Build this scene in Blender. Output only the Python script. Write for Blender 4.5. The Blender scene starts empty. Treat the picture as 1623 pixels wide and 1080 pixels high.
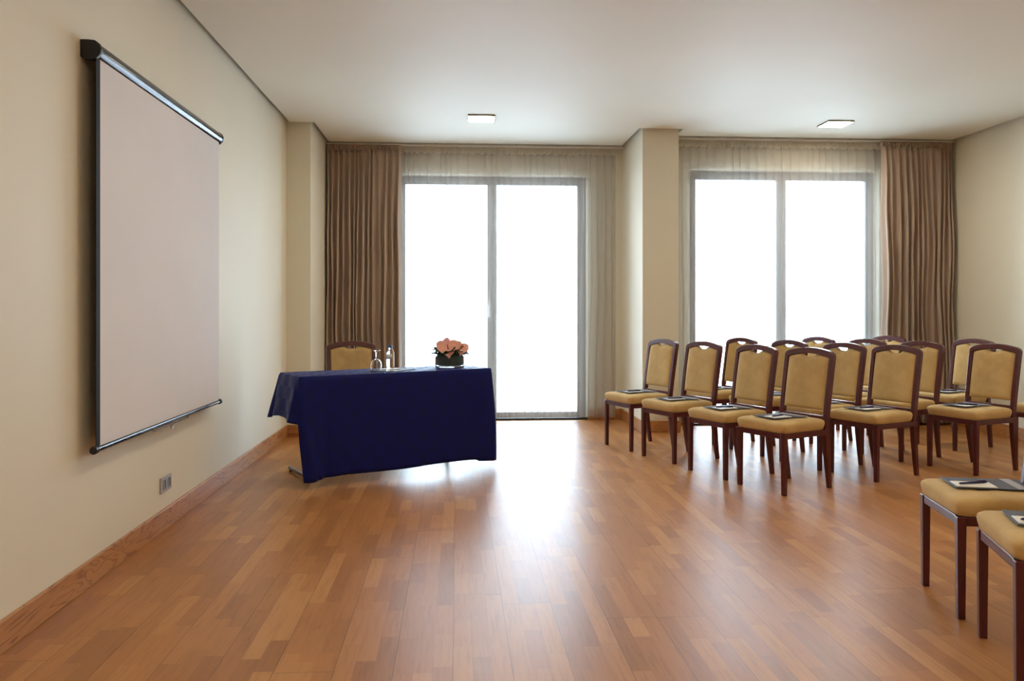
import bpy, bmesh, math, random
from mathutils import Vector, Matrix, noise

random.seed(7)
SC = bpy.context.scene
COL = SC.collection
PI = math.pi
rad = math.radians

# ------------------------------------------------------------------ camera
F_PX, CX, CY, HORIZON = 1300.0, 811.5, 540.0, 489.0
CAM_H = 1.22
YAW = math.atan(87.5 / F_PX)
cam_data = bpy.data.cameras.new('camera')
cam_data.sensor_width = 36.0
cam_data.lens = F_PX / 1623.0 * 36.0
cam_data.shift_y = -(CY - HORIZON) / 1623.0
cam_data.clip_start = 0.05
cam = bpy.data.objects.new('camera', cam_data)
COL.objects.link(cam)
cam.location = (0, 0, CAM_H)
cam.rotation_euler = (PI / 2, 0, -YAW)
SC.camera = cam

# ------------------------------------------------------------------ world, daylight, exposure
SC.view_settings.view_transform = 'Standard'
SC.view_settings.look = 'None'
SC.view_settings.gamma = 1.0
SC.view_settings.use_curve_mapping = False
SC.view_settings.exposure = 0.95
world = bpy.data.worlds.new('bright_hazy_sky')
SC.world = world
world.use_nodes = True
bg = world.node_tree.nodes['Background']
bg.inputs['Color'].default_value = (0.70, 0.85, 1.0, 1)
bg.inputs['Strength'].default_value = 10.5
LAMP_STRENGTH = 46.0
LAMP_COLOR = (1.0, 0.86, 0.64)
SC.cycles.transparent_max_bounces = 16
SC.cycles.max_bounces = 10
SC.cycles.diffuse_bounces = 6


def portal(name, x0, x1, y, z0, z1):
    l = bpy.data.lights.new(name, 'AREA')
    l.shape = 'RECTANGLE'
    l.size = x1 - x0
    l.size_y = z1 - z0
    l.cycles.is_portal = True
    o = bpy.data.objects.new(name, l)
    COL.objects.link(o)
    o.location = ((x0 + x1) / 2, y, (z0 + z1) / 2)
    o.rotation_euler = (-PI / 2, 0, 0)      # -Z looks into the room (-Y)
    return o


# ------------------------------------------------------------------ room numbers (metres)
CEIL = 2.98
WL, WR, WREAR = -1.615, 5.21, -2.6
PL_X1, PL_Y = -1.385, 7.90              # corner pillar: right face, front face
PC_X0, PC_X1, PC_Y = 1.82, 2.18, 7.95   # middle pillar
B1_Y, B2_Y = 8.93, 8.40                 # window walls of the two bays (inner face)
W1 = (-0.655, 1.43)
W2 = (2.42, 4.46)
WTOP = 2.675
portal('window_daylight', W1[0], W1[1], B1_Y + 0.26, 0.02, WTOP)
portal('window_daylight', W2[0], W2[1], B2_Y + 0.26, 0.02, WTOP)

# ------------------------------------------------------------------ material helpers


def srgb(r, g, b):
    def f(c):
        c /= 255.0
        return c / 12.92 if c <= 0.04045 else ((c + 0.055) / 1.055) ** 2.4
    return (f(r), f(g), f(b), 1.0)


class NT:
    def __init__(s, name):
        s.m = bpy.data.materials.new(name)
        s.m.use_nodes = True
        s.t = s.m.node_tree
        s.b = s.t.nodes['Principled BSDF']
        s.out = s.t.nodes['Material Output']

    def n(s, typ, **kw):
        nd = s.t.nodes.new(typ)
        for k, v in kw.items():
            setattr(nd, k, v)
        return nd

    def l(s, a, b):
        s.t.links.new(a, b)

    def math(s, op, a, b=None, c=None):
        nd = s.n('ShaderNodeMath', operation=op)
        for i, v in enumerate((a, b, c)):
            if v is None:
                continue
            if isinstance(v, (int, float)):
                nd.inputs[i].default_value = v
            else:
                s.l(v, nd.inputs[i])
        return nd.outputs[0]

    def mix(s, fac, a, b, blend='MIX'):
        nd = s.n('ShaderNodeMix', data_type='RGBA', blend_type=blend)
        for sock, v in ((nd.inputs['Factor'], fac), (nd.inputs[6], a), (nd.inputs[7], b)):
            if isinstance(v, (int, float)):
                sock.default_value = v
            elif isinstance(v, tuple):
                sock.default_value = v
            else:
                s.l(v, sock)
        return nd.outputs[2]

    def coord(s, scale=(1, 1, 1), which='Object'):
        tc = s.n('ShaderNodeTexCoord')
        mp = s.n('ShaderNodeMapping')
        mp.inputs['Scale'].default_value = scale
        s.l(tc.outputs[which], mp.inputs['Vector'])
        return mp.outputs[0]

    def noise(s, vec, scale=5, detail=3, rough=0.5):
        nd = s.n('ShaderNodeTexNoise')
        nd.inputs['Scale'].default_value = scale
        nd.inputs['Detail'].default_value = detail
        nd.inputs['Roughness'].default_value = rough
        if vec is not None:
            s.l(vec, nd.inputs['Vector'])
        return nd.outputs['Fac']

    def ramp(s, fac, stops):
        nd = s.n('ShaderNodeValToRGB')
        cr = nd.color_ramp
        while len(cr.elements) < len(stops):
            cr.elements.new(0.5)
        for e, (p, c) in zip(cr.elements, stops):
            e.position = p
            e.color = c
        s.l(fac, nd.inputs[0])
        return nd.outputs[0]

    def bump(s, h, strength=0.2, dist=0.01):
        nd = s.n('ShaderNodeBump')
        nd.inputs['Strength'].default_value = strength
        nd.inputs['Distance'].default_value = dist
        s.l(h, nd.inputs['Height'])
        s.l(nd.outputs[0], s.b.inputs['Normal'])

    def set(s, **kw):
        for k, v in kw.items():
            sock = s.b.inputs[k.replace('_', ' ')]
            if hasattr(v, 'is_output') or isinstance(v, bpy.types.NodeSocket):
                s.l(v, sock)
            else:
                sock.default_value = v
        return s


def simple(name, color, rough=0.5, metal=0.0, var=0.06, nscale=14, bump=0.0, **kw):
    s = NT(name)
    f = s.noise(s.coord(), nscale, 4)
    dark = tuple(c * (1 - var) for c in color[:3]) + (1,)
    lite = tuple(min(1, c * (1 + var)) for c in color[:3]) + (1,)
    s.set(Base_Color=s.ramp(f, [(0.3, dark), (0.7, lite)]), Roughness=rough, Metallic=metal, **kw)
    if bump:
        s.bump(f, bump, 0.004)
    return s.m


def mat_paint(name, color):
    s = NT(name)
    v = s.coord()
    f = s.noise(v, 1.3, 3)
    g = s.noise(v, 160, 2)
    s.set(Base_Color=s.ramp(f, [(0.3, tuple(c * 0.975 for c in color[:3]) + (1,)), (0.7, color)]),
          Roughness=0.62, Specular_IOR_Level=0.35)
    s.bump(g, 0.06, 0.002)
    return s.m


def mat_floor():
    s = NT('oak_strip_parquet')
    tc = s.n('ShaderNodeTexCoord')
    sp = s.n('ShaderNodeSeparateXYZ')
    s.l(tc.outputs['Object'], sp.inputs[0])
    X, Y = sp.outputs['X'], sp.outputs['Y']
    SW, BW, BL = 0.0667, 0.2, 2.3
    xs = s.math('DIVIDE', s.math('ADD', X, 10.018), SW)
    strip = s.math('FLOOR', xs)
    board = s.math('FLOOR', s.math('DIVIDE', strip, 3.0))

    def wn1(a):
        nd = s.n('ShaderNodeTexWhiteNoise', noise_dimensions='1D')
        s.l(a, nd.inputs['W'])
        return nd.outputs['Value']
    rb = wn1(s.math('ADD', board, 3.3))
    yb = s.math('DIVIDE', s.math('ADD', Y, s.math('MULTIPLY', rb, 9.7)), BL)
    bidx = s.math('FLOOR', yb)
    rs = wn1(s.math('ADD', strip, 0.37))
    # strip pieces of uneven length
    ys = s.math('ADD', s.math('ADD', Y, 20.0), s.math('MULTIPLY', rs, 7.1))
    wob = s.math('MULTIPLY', s.math('SINE', s.math('ADD', s.math('MULTIPLY', ys, 5.3), s.math('MULTIPLY', rs, 40))), 0.11)
    yp = s.math('DIVIDE', s.math('ADD', ys, wob), 0.40)
    pidx = s.math('FLOOR', yp)
    cmb = s.n('ShaderNodeCombineXYZ')
    s.l(strip, cmb.inputs[0]); s.l(pidx, cmb.inputs[1]); s.l(bidx, cmb.inputs[2])
    wn = s.n('ShaderNodeTexWhiteNoise', noise_dimensions='3D')
    s.l(cmb.outputs[0], wn.inputs['Vector'])
    rv = wn.outputs['Value']
    base = s.ramp(rv, [(0.0, srgb(160, 107, 60)), (0.25, srgb(172, 117, 67)), (0.55, srgb(178, 122, 70)),
                       (0.8, srgb(184, 129, 76)), (1.0, srgb(193, 140, 85))])
    # grain, shifted per piece
    cg = s.n('ShaderNodeCombineXYZ')
    s.l(s.math('ADD', s.math('MULTIPLY', X, 46), s.math('MULTIPLY', rv, 90)), cg.inputs[0])
    s.l(s.math('MULTIPLY', Y, 3.2), cg.inputs[1])
    s.l(s.math('MULTIPLY', rv, 31), cg.inputs[2])
    g = s.noise(cg.outputs[0], 1.6, 5, 0.6)
    base = s.mix(1.0, base, s.ramp(g, [(0.25, (0.80, 0.76, 0.72, 1)), (0.5, (1, 1, 1, 1)), (0.8, (1.06, 1.05, 1.03, 1))]), 'MULTIPLY')
    big = s.noise(tc.outputs['Object'], 0.7, 2)
    base = s.mix(1.0, base, s.ramp(big, [(0.3, (0.93, 0.92, 0.91, 1)), (0.7, (1.04, 1.04, 1.04, 1))]), 'MULTIPLY')
    # seams

    def seam(coord, width):
        fr = s.math('FRACT', coord)
        d = s.math('MINIMUM', fr, s.math('SUBTRACT', 1.0, fr))
        return s.math('LESS_THAN', d, width)
    fbx = s.math('DIVIDE', xs, 3.0)
    board_seam = s.math('MAXIMUM', seam(fbx, 0.0065), seam(yb, 0.0007))
    strip_seam = s.math('MAXIMUM', seam(xs, 0.009), seam(yp, 0.0018))
    base = s.mix(s.math('MULTIPLY', strip_seam, 0.22), base, srgb(92, 52, 28))
    base = s.mix(s.math('MULTIPLY', board_seam, 0.55), base, srgb(70, 40, 24))
    # crumbs and scuffs
    vo = s.n('ShaderNodeTexVoronoi')
    vo.inputs['Scale'].default_value = 1.9
    s.l(tc.outputs['Object'], vo.inputs['Vector'])
    speck = s.math('LESS_THAN', vo.outputs['Distance'], 0.011)
    base = s.mix(s.math('MULTIPLY', speck, 0.85), base, srgb(40, 24, 16))
    sc = s.noise(s.coord((9, 30, 1)), 3.0, 6, 0.75)
    scr = s.ramp(sc, [(0.60, (0, 0, 0, 1)), (0.72, (1, 1, 1, 1))])
    rgh = s.math('ADD', 0.345, s.math('MULTIPLY', scr, 0.10))
    rgh = s.math('ADD', rgh, s.math('MULTIPLY', rv, 0.03))
    s.set(Base_Color=base, Roughness=rgh, Specular_IOR_Level=0.30, Coat_Weight=0.05, Coat_Roughness=0.3)
    h = s.math('SUBTRACT', s.math('MULTIPLY', g, 0.12), board_seam)
    s.bump(h, 0.12, 0.0015)
    return s.m


def mat_wood_trim():
    s = NT('oak_baseboard_wood')
    v = s.coord((0.9, 0.9, 7))
    nz = s.n('ShaderNodeTexNoise')
    nz.inputs['Scale'].default_value = 1.3
    nz.inputs['Detail'].default_value = 2
    nz.inputs['Distortion'].default_value = 1.2
    s.l(v, nz.inputs['Vector'])
    wv = s.math('SINE', s.math('MULTIPLY', nz.outputs['Fac'], 70))
    fine = s.noise(s.coord((5, 5, 140)), 3, 4)
    c = s.ramp(wv, [(0.0, srgb(190, 135, 80)), (0.75, srgb(182, 124, 72)), (1.0, srgb(150, 96, 54))])
    c = s.mix(1.0, c, s.ramp(fine, [(0.3, (0.86, 0.84, 0.82, 1)), (0.7, (1.05, 1.04, 1.03, 1))]), 'MULTIPLY')
    # board joints every 2.1 m
    tc = s.n('ShaderNodeTexCoord')
    sp = s.n('ShaderNodeSeparateXYZ')
    s.l(tc.outputs['Object'], sp.inputs[0])
    q = s.math('ADD', s.math('ADD', sp.outputs['X'], sp.outputs['Y']), 0.0)
    fr = s.math('FRACT', s.math('DIVIDE', s.math('SUBTRACT', q, 3.43 - 2.1), 2.1))
    d = s.math('LESS_THAN', fr, 0.0016)
    c = s.mix(s.math('MULTIPLY', d, 0.8), c, srgb(60, 34, 20))
    s.set(Base_Color=c, Roughness=0.34, Specular_IOR_Level=0.5)
    return s.m


def mat_mahogany():
    s = NT('dark_mahogany_wood')
    f = s.noise(s.coord((30, 30, 3)), 2.0, 5, 0.6)
    s.set(Base_Color=s.ramp(f, [(0.3, srgb(66, 16, 22)), (0.7, srgb(90, 28, 32))]), Roughness=0.28,
          Specular_IOR_Level=0.5, Coat_Weight=0.25, Coat_Roughness=0.2)
    return s.m


def mat_suede():
    s = NT('ochre_suede_fabric')
    v = s.coord()
    f = s.noise(v, 5.5, 4, 0.6)
    g = s.noise(v, 320, 2)
    c = s.ramp(f, [(0.3, srgb(188, 157, 104)), (0.55, srgb(204, 173, 118)), (0.8, srgb(218, 188, 134))])
    s.set(Base_Color=c, Roughness=0.9, Specular_IOR_Level=0.15, Sheen_Weight=0.25, Sheen_Roughness=0.5)
    s.b.inputs['Sheen Tint'].default_value = (1, 0.9, 0.7, 1)
    h = s.math('ADD', s.math('MULTIPLY', f, 1.0), s.math('MULTIPLY', g, 0.12))
    s.bump(h, 0.35, 0.008)
    return s.m


def mat_drape():
    s = NT('brown_drape_fabric')
    f = s.noise(s.coord((1, 1, 0.4)), 4, 4)
    w = s.noise(s.coord((400, 400, 400)), 1.0, 2)
    s.set(Base_Color=s.ramp(f, [(0.3, srgb(166, 146, 131)), (0.7, srgb(180, 160, 144))]), Roughness=0.75,
          Sheen_Weight=0.12, Specular_IOR_Level=0.2)
    s.bump(w, 0.1, 0.001)
    return s.m


def mat_sheer(name, tr, color, tl=0.16):
    s = NT(name)
    t = s.t
    t.nodes.remove(s.b)
    tp = s.n('ShaderNodeBsdfTransparent')
    tp.inputs[0].default_value = (0.97, 0.98, 1.0, 1)
    df = s.n('ShaderNodeBsdfDiffuse')
    df.inputs[0].default_value = color
    ts = s.n('ShaderNodeBsdfTranslucent')
    ts.inputs[0].default_value = color
    m1 = s.n('ShaderNodeMixShader')
    m1.inputs[0].default_value = tl
    s.l(df.outputs[0], m1.inputs[1]); s.l(ts.outputs[0], m1.inputs[2])
    m2 = s.n('ShaderNodeMixShader')
    weave = s.noise(s.coord((500, 500, 500)), 1.0, 1)
    s.l(s.math('ADD', s.math('MULTIPLY', weave, 0.1), tr - 0.05), m2.inputs[0])
    s.l(m1.outputs[0], m2.inputs[1]); s.l(tp.outputs[0], m2.inputs[2])
    s.l(m2.outputs[0], s.out.inputs['Surface'])
    return s.m


def mat_pane():
    s = NT('window_glass')
    s.t.nodes.remove(s.b)
    tp = s.n('ShaderNodeBsdfTransparent')
    tp.inputs[0].default_value = (0.94, 0.97, 0.97, 1)
    gl = s.n('ShaderNodeBsdfGlossy')
    gl.inputs['Roughness'].default_value = 0.02
    fr = s.n('ShaderNodeFresnel')
    fr.inputs[0].default_value = 1.3
    m = s.n('ShaderNodeMixShader')
    s.l(fr.outputs[0], m.inputs[0]); s.l(tp.outputs[0], m.inputs[1]); s.l(gl.outputs[0], m.inputs[2])
    s.l(m.outputs[0], s.out.inputs['Surface'])
    return s.m


def mat_glass(name, color=(1, 1, 1, 1), ior=1.45, rough=0.0):
    s = NT(name)
    s.set(Base_Color=color, Roughness=rough, IOR=ior, Transmission_Weight=1.0)
    return s.m


def mat_emit(name, color, strength):
    s = NT(name)
    s.set(Base_Color=(0.8, 0.8, 0.8, 1), Roughness=0.5)
    s.b.inputs['Emission Color'].default_value = color
    s.b.inputs['Emission Strength'].default_value = strength
    return s.m


def mat_cloth():
    s = NT('navy_damask_cloth')
    uv = s.n('ShaderNodeUVMap')
    sp = s.n('ShaderNodeSeparateXYZ')
    s.l(uv.outputs[0], sp.inputs[0])
    a = s.math('FLOOR', s.math('DIVIDE', sp.outputs['X'], 0.085))
    b = s.math('FLOOR', s.math('DIVIDE', sp.outputs['Y'], 0.085))
    ch = s.math('MODULO', s.math('ADD', s.math('ADD', a, b), 200), 2.0)
    f = s.noise(s.coord(), 260, 2)
    c = s.mix(ch, srgb(11, 18, 86), srgb(15, 23, 95))
    rg = s.math('ADD', 0.50, s.math('MULTIPLY', ch, 0.16))
    s.set(Base_Color=c, Roughness=rg, Specular_IOR_Level=0.32, Sheen_Weight=0.06)
    s.b.inputs['Sheen Tint'].default_value = (0.3, 0.4, 1, 1)
    s.b.inputs['Specular Tint'].default_value = (0.55, 0.6, 1, 1)
    s.bump(f, 0.15, 0.001)
    return s.m


M = dict(
    wall=mat_paint('cream_wall_paint', (0.78, 0.745, 0.625, 1)),
    ceil=mat_paint('white_ceiling_paint', (0.84, 0.83, 0.745, 1)),
    floor=mat_floor(),
    trim=mat_wood_trim(),
    wood=mat_mahogany(),
    suede=mat_suede(),
    drape=mat_drape(),
    sheer=mat_sheer('taupe_sheer_voile', 0.50, (0.54, 0.50, 0.46, 1)),
    tape=mat_sheer('sheer_header_tape', 0.10, (0.74, 0.70, 0.62, 1), 0.3),
    pane=mat_pane(),
    alu=simple('grey_window_aluminium', srgb(72, 73, 80), 0.42, 0.35),
    sill=simple('dark_threshold_metal', srgb(52, 50, 50), 0.4, 0.5),
    chrome=simple('satin_chrome', srgb(190, 190, 192), 0.25, 0.9),
    black=simple('black_plastic', srgb(18, 16, 20), 0.4),
    case=simple('dark_screen_housing', srgb(46, 44, 46), 0.14, 0.9, var=0.03),
    screen=simple('matte_screen_fabric', srgb(222, 219, 222), 0.85, var=0.015, nscale=3),
    backing=simple('black_screen_backing', srgb(14, 12, 12), 0.8),
    rail=simple('white_rail_enamel', srgb(205, 198, 186), 0.4),
    plate=simple('grey_socket_plastic', srgb(176, 172, 172), 0.4),
    socket=simple('dark_socket_insert', srgb(62, 56, 50), 0.45),
    lampframe=simple('shade_toned_lamp_rim', srgb(92, 84, 56), 0.45),  # dark olive base colour carries the rim's backlit shade
    diffuser=mat_emit('lit_opal_diffuser', LAMP_COLOR + (1,), LAMP_STRENGTH),
    cloth=mat_cloth(),
    steel=simple('brushed_steel_tube', srgb(130, 124, 122), 0.35, 0.85),
    laminate=simple('beech_laminate', srgb(180, 140, 95), 0.4),
    glass=mat_glass('clear_drinking_glass'),
    bowlglass=mat_glass('clear_bowl_glass', (0.93, 0.98, 0.96, 1)),
    water=mat_glass('bottle_water', ior=1.33),
    pet=mat_glass('clear_bottle_plastic', (0.95, 0.98, 1, 1), 1.25, 0.05),
    cap=simple('blue_bottle_cap', srgb(24, 98, 160), 0.4),
    label=simple('white_bottle_label', srgb(226, 234, 242), 0.5),
    blueink=simple('blue_label_print', srgb(36, 104, 176), 0.5),
    leaf=simple('dark_green_leaf', srgb(42, 66, 40), 0.38, var=0.25, nscale=30),
    leafin=simple('green_leaf_lining', srgb(24, 48, 34), 0.45, var=0.25, nscale=18),
    flower=simple('salmon_anthurium_petal', srgb(240, 176, 156), 0.32, var=0.14, nscale=22),
    flower2=simple('pink_anthurium_petal', srgb(228, 156, 162), 0.32, var=0.14, nscale=22),
    spadix=simple('dark_red_spadix', srgb(120, 58, 48), 0.5),
    twig=simple('dark_brown_twig', srgb(44, 36, 30), 0.7),
    folder=simple('slate_blue_folder_card', srgb(70, 75, 94), 0.5),
    band=simple('pale_grey_folder_band', srgb(168, 168, 178), 0.45),
    gold=simple('gold_foil_print', srgb(176, 160, 112), 0.35, 0.4),
    paper=simple('white_note_paper', srgb(250, 250, 248), 0.38, var=0.01),
    pen=simple('dark_blue_pen_plastic', srgb(26, 24, 78), 0.3),
    terrace=simple('pale_terrace_concrete', srgb(206, 204, 200), 0.7),
)

# ------------------------------------------------------------------ mesh helpers


def obj(name, bm, mat, parent=None, smooth=False, bevel=0.0, seg=2, angle=40):
    me = bpy.data.meshes.new(name)
    bmesh.ops.recalc_face_normals(bm, faces=bm.faces)
    bm.to_mesh(me)
    bm.free()
    if mat is not None:
        me.materials.append(mat)
    o = bpy.data.objects.new(name, me)
    COL.objects.link(o)
    if parent is not None:
        o.parent = parent
    if smooth:
        me.polygons.foreach_set('use_smooth', [True] * len(me.polygons))
        if smooth == 'auto':
            me.set_sharp_from_angle(angle=rad(angle))
    if bevel:
        md = o.modifiers.new('edge_round', 'BEVEL')
        md.width = bevel
        md.segments = seg
        md.limit_method = 'ANGLE'
    return o


def empty(name, loc=(0, 0, 0), rz=0.0):
    o = bpy.data.objects.new(name, None)
    COL.objects.link(o)
    o.location = loc
    o.rotation_euler = (0, 0, rz)
    o.empty_display_size = 0.1
    return o


def tag(o, label, cat, group=None, kind=None):
    o['label'] = label
    o['category'] = cat
    if group:
        o['group'] = group
    if kind:
        o['kind'] = kind
    return o


def struct(o, label=None):
    o['kind'] = 'structure'
    if label:
        o['label'] = label
    return o


def box(bm, x0, x1, y0, y1, z0, z1, mtx=None):
    vs = [bm.verts.new((x, y, z)) for z in (z0, z1) for y in (y0, y1) for x in (x0, x1)]
    for f in ((0, 2, 3, 1), (4, 5, 7, 6), (0, 1, 5, 4), (2, 6, 7, 3), (0, 4, 6, 2), (1, 3, 7, 5)):
        bm.faces.new([vs[i] for i in f])
    if mtx is not None:
        bmesh.ops.transform(bm, matrix=mtx, verts=vs)
    return vs


def boxm(*a, **k):
    bm = bmesh.new()
    box(bm, *a, **k)
    return bm


def grid_slab(us, vs, keep, to3, w0, w1):
    """slab of grid cells; to3(u, v, w) gives the point; cells where keep() is false are holes"""
    bm = bmesh.new()
    cache = {}

    def V(i, j, k):
        key = (i, j, k)
        if key not in cache:
            cache[key] = bm.verts.new(to3(us[i], vs[j], (w0, w1)[k]))
        return cache[key]
    nu, nv = len(us) - 1, len(vs) - 1
    K = [[keep((us[i] + us[i + 1]) / 2, (vs[j] + vs[j + 1]) / 2) for j in range(nv)] for i in range(nu)]

    def k_(i, j):
        return 0 <= i < nu and 0 <= j < nv and K[i][j]
    for i in range(nu):
        for j in range(nv):
            if not K[i][j]:
                continue
            bm.faces.new([V(i, j, 0), V(i, j + 1, 0), V(i + 1, j + 1, 0), V(i + 1, j, 0)])
            bm.faces.new([V(i, j, 1), V(i + 1, j, 1), V(i + 1, j + 1, 1), V(i, j + 1, 1)])
            if not k_(i - 1, j):
                bm.faces.new([V(i, j, 0), V(i, j, 1), V(i, j + 1, 1), V(i, j + 1, 0)])
            if not k_(i + 1, j):
                bm.faces.new([V(i + 1, j, 0), V(i + 1, j + 1, 0), V(i + 1, j + 1, 1), V(i + 1, j, 1)])
            if not k_(i, j - 1):
                bm.faces.new([V(i, j, 0), V(i + 1, j, 0), V(i + 1, j, 1), V(i, j, 1)])
            if not k_(i, j + 1):
                bm.faces.new([V(i, j + 1, 0), V(i, j + 1, 1), V(i + 1, j + 1, 1), V(i + 1, j + 1, 0)])
    return bm


def tube(bm, pts, r, n=10, caps=True, radii=None):
    pts = [Vector(p) for p in pts]
    rings = []
    up = None
    for i, p in enumerate(pts):
        if i == 0:
            d = pts[1] - p
        elif i == len(pts) - 1:
            d = p - pts[i - 1]
        else:
            d = (pts[i + 1] - pts[i - 1])
        d.normalize()
        if up is None:
            a = Vector((0, 0, 1)) if abs(d.z) < 0.9 else Vector((1, 0, 0))
            up = (a - d * a.dot(d)).normalized()
        else:
            up = (up - d * up.dot(d)).normalized()
        s_ = d.cross(up)
        rr = radii[i] if radii else r
        rings.append([bm.verts.new(p + (up * math.cos(2 * PI * k / n) + s_ * math.sin(2 * PI * k / n)) * rr) for k in range(n)])
    for a, b in zip(rings, rings[1:]):
        for k in range(n):
            bm.faces.new([a[k], a[(k + 1) % n], b[(k + 1) % n], b[k]])
    if caps:
        bm.faces.new(rings[0])
        bm.faces.new(rings[-1][::-1])
    return bm


def lathe(prof, n=32, bm=None, closed=False, at=(0, 0, 0)):
    bm = bm or bmesh.new()
    rings = []
    for r, z in prof:
        if r < 1e-6:
            rings.append([bm.verts.new((at[0], at[1], at[2] + z))])
        else:
            rings.append([bm.verts.new((at[0] + r * math.cos(2 * PI * k / n), at[1] + r * math.sin(2 * PI * k / n), at[2] + z)) for k in range(n)])
    seq = list(zip(rings, rings[1:]))
    if closed:
        seq.append((rings[-1], rings[0]))
    for a, b in seq:
        for k in range(n):
            k2 = (k + 1) % n
            if len(a) == 1 and len(b) == 1:
                continue
            if len(a) == 1:
                bm.faces.new([a[0], b[k2], b[k]])
            elif len(b) == 1:
                bm.faces.new([a[k], a[k2], b[0]])
            else:
                bm.faces.new([a[k], a[k2], b[k2], b[k]])
    return bm


def copy_thing(root, loc, rz):
    """copy a thing with its parts and their sub-parts (mesh data shared)"""
    def cp(o, parent):
        c = o.copy()
        COL.objects.link(c)
        c.parent = parent
        for ch in list(o.children):
            cp(ch, c)
        return c
    r = cp(root, None)
    r.location = loc
    r.rotation_euler = (0, 0, rz)
    return r


# ------------------------------------------------------------------ room shell
TOPZ = 3.14
OUT = 0.30
ident = lambda u, v, w: (u, v, w)
struct(obj('floor', boxm(WL - OUT, WR + OUT, WREAR - OUT, 9.25, -0.12, 0.0), M['floor']))
# dropped ceiling with a shadow gap to walls and pillars
G = 0.04
L1, L2 = B1_Y - 0.16, B2_Y - 0.16


def ceil_keep(x, y):
    if y < PL_Y - G:
        return True
    if PL_X1 + G < x < PC_X0 - G:
        return y < L1
    if x > PC_X1 + G:
        return y < L2
    return y < (PC_Y - G) and PC_X0 - G <= x


xs = [WL + G, PL_X1 + G, PC_X0 - G, PC_X1 + G, WR - G]
ys = [WREAR + G, PL_Y - G, PC_Y - G, L2, L1]
struct(obj('ceiling', grid_slab(xs, ys, ceil_keep, ident, CEIL, CEIL + 0.035), M['ceil']))
struct(obj('trim_1', boxm(WL - OUT, WR + OUT, WREAR - OUT, 9.25, TOPZ, TOPZ + 0.1), M['ceil']))
struct(obj('wall_left', boxm(WL - OUT, WL, WREAR - OUT, 9.25, 0, TOPZ), M['wall']))
struct(obj('wall_right', boxm(WR, WR + OUT, WREAR - OUT, 9.25, 0, TOPZ), M['wall']))
struct(obj('wall_rear', boxm(WL, WR, WREAR - OUT, WREAR, 0, TOPZ), M['wall']))
struct(obj('wall_corner_pillar', boxm(WL, PL_X1, PL_Y, B1_Y, 0, TOPZ), M['wall']))
struct(obj('wall_middle_pillar', boxm(PC_X0, PC_X1, PC_Y, B1_Y, 0, TOPZ), M['wall']))
struct(obj('wall_back_left', grid_slab([WL, W1[0], W1[1], PC_X1], [0, WTOP, TOPZ],
       lambda u, v: not (W1[0] < u < W1[1] and v < WTOP), lambda u, v, w: (u, w, v), B1_Y, B1_Y + 0.30), M['wall']))
struct(obj('wall_back_right', grid_slab([PC_X1, W2[0], W2[1], WR], [0, WTOP, TOPZ],
       lambda u, v: not (W2[0] < u < W2[1] and v < WTOP), lambda u, v, w: (u, w, v), B2_Y, B2_Y + 0.30), M['wall']))
struct(obj('trim_2', boxm(WL - 0.3, WR + 0.3, 9.25, 11.2, -0.2, -0.06), M['terrace']), 'pale terrace slab outside the windows')

BH, BT = 0.115, 0.016


def board(name, x0, x1, y0, y1):
    struct(obj(name, boxm(x0, x1, y0, y1, 0.0, BH), M['trim'], bevel=0.003))


board('baseboard_left', WL, WL + BT, WREAR, PL_Y)
board('baseboard_right', WR - BT, WR, WREAR, B2_Y)
board('baseboard_rear', WL + BT, WR - BT, WREAR, WREAR + BT)
board('baseboard_corner_pillar', WL + BT, PL_X1 + BT, PL_Y - BT, PL_Y)
board('baseboard_corner_pillar_side', PL_X1, PL_X1 + BT, PL_Y, B1_Y)
board('baseboard_middle_pillar', PC_X0 - BT, PC_X1 + BT, PC_Y - BT, PC_Y)
board('baseboard_middle_pillar_left', PC_X0 - BT, PC_X0, PC_Y, B1_Y)
board('baseboard_middle_pillar_right', PC_X1, PC_X1 + BT, PC_Y, B2_Y)
board('baseboard_back_left', PL_X1 + BT, W1[0], B1_Y - BT, B1_Y)
board('baseboard_back_center', W1[1], PC_X0 - BT, B1_Y - BT, B1_Y)
board('baseboard_back_bay', PC_X1 + BT, W2[0], B2_Y - BT, B2_Y)
board('baseboard_back_right', W2[1], WR - BT, B2_Y - BT, B2_Y)

# ------------------------------------------------------------------ windows (french doors)


def frame_ring(bm, x0, x1, z0, z1, w, y0, y1, wb=None):
    wb = wb or w
    box(bm, x0, x0 + w, y0, y1, z0, z1)
    box(bm, x1 - w, x1, y0, y1, z0, z1)
    box(bm, x0 + w, x1 - w, y0, y1, z1 - w, z1)
    box(bm, x0 + w, x1 - w, y0, y1, z0, z0 + wb)


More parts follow.
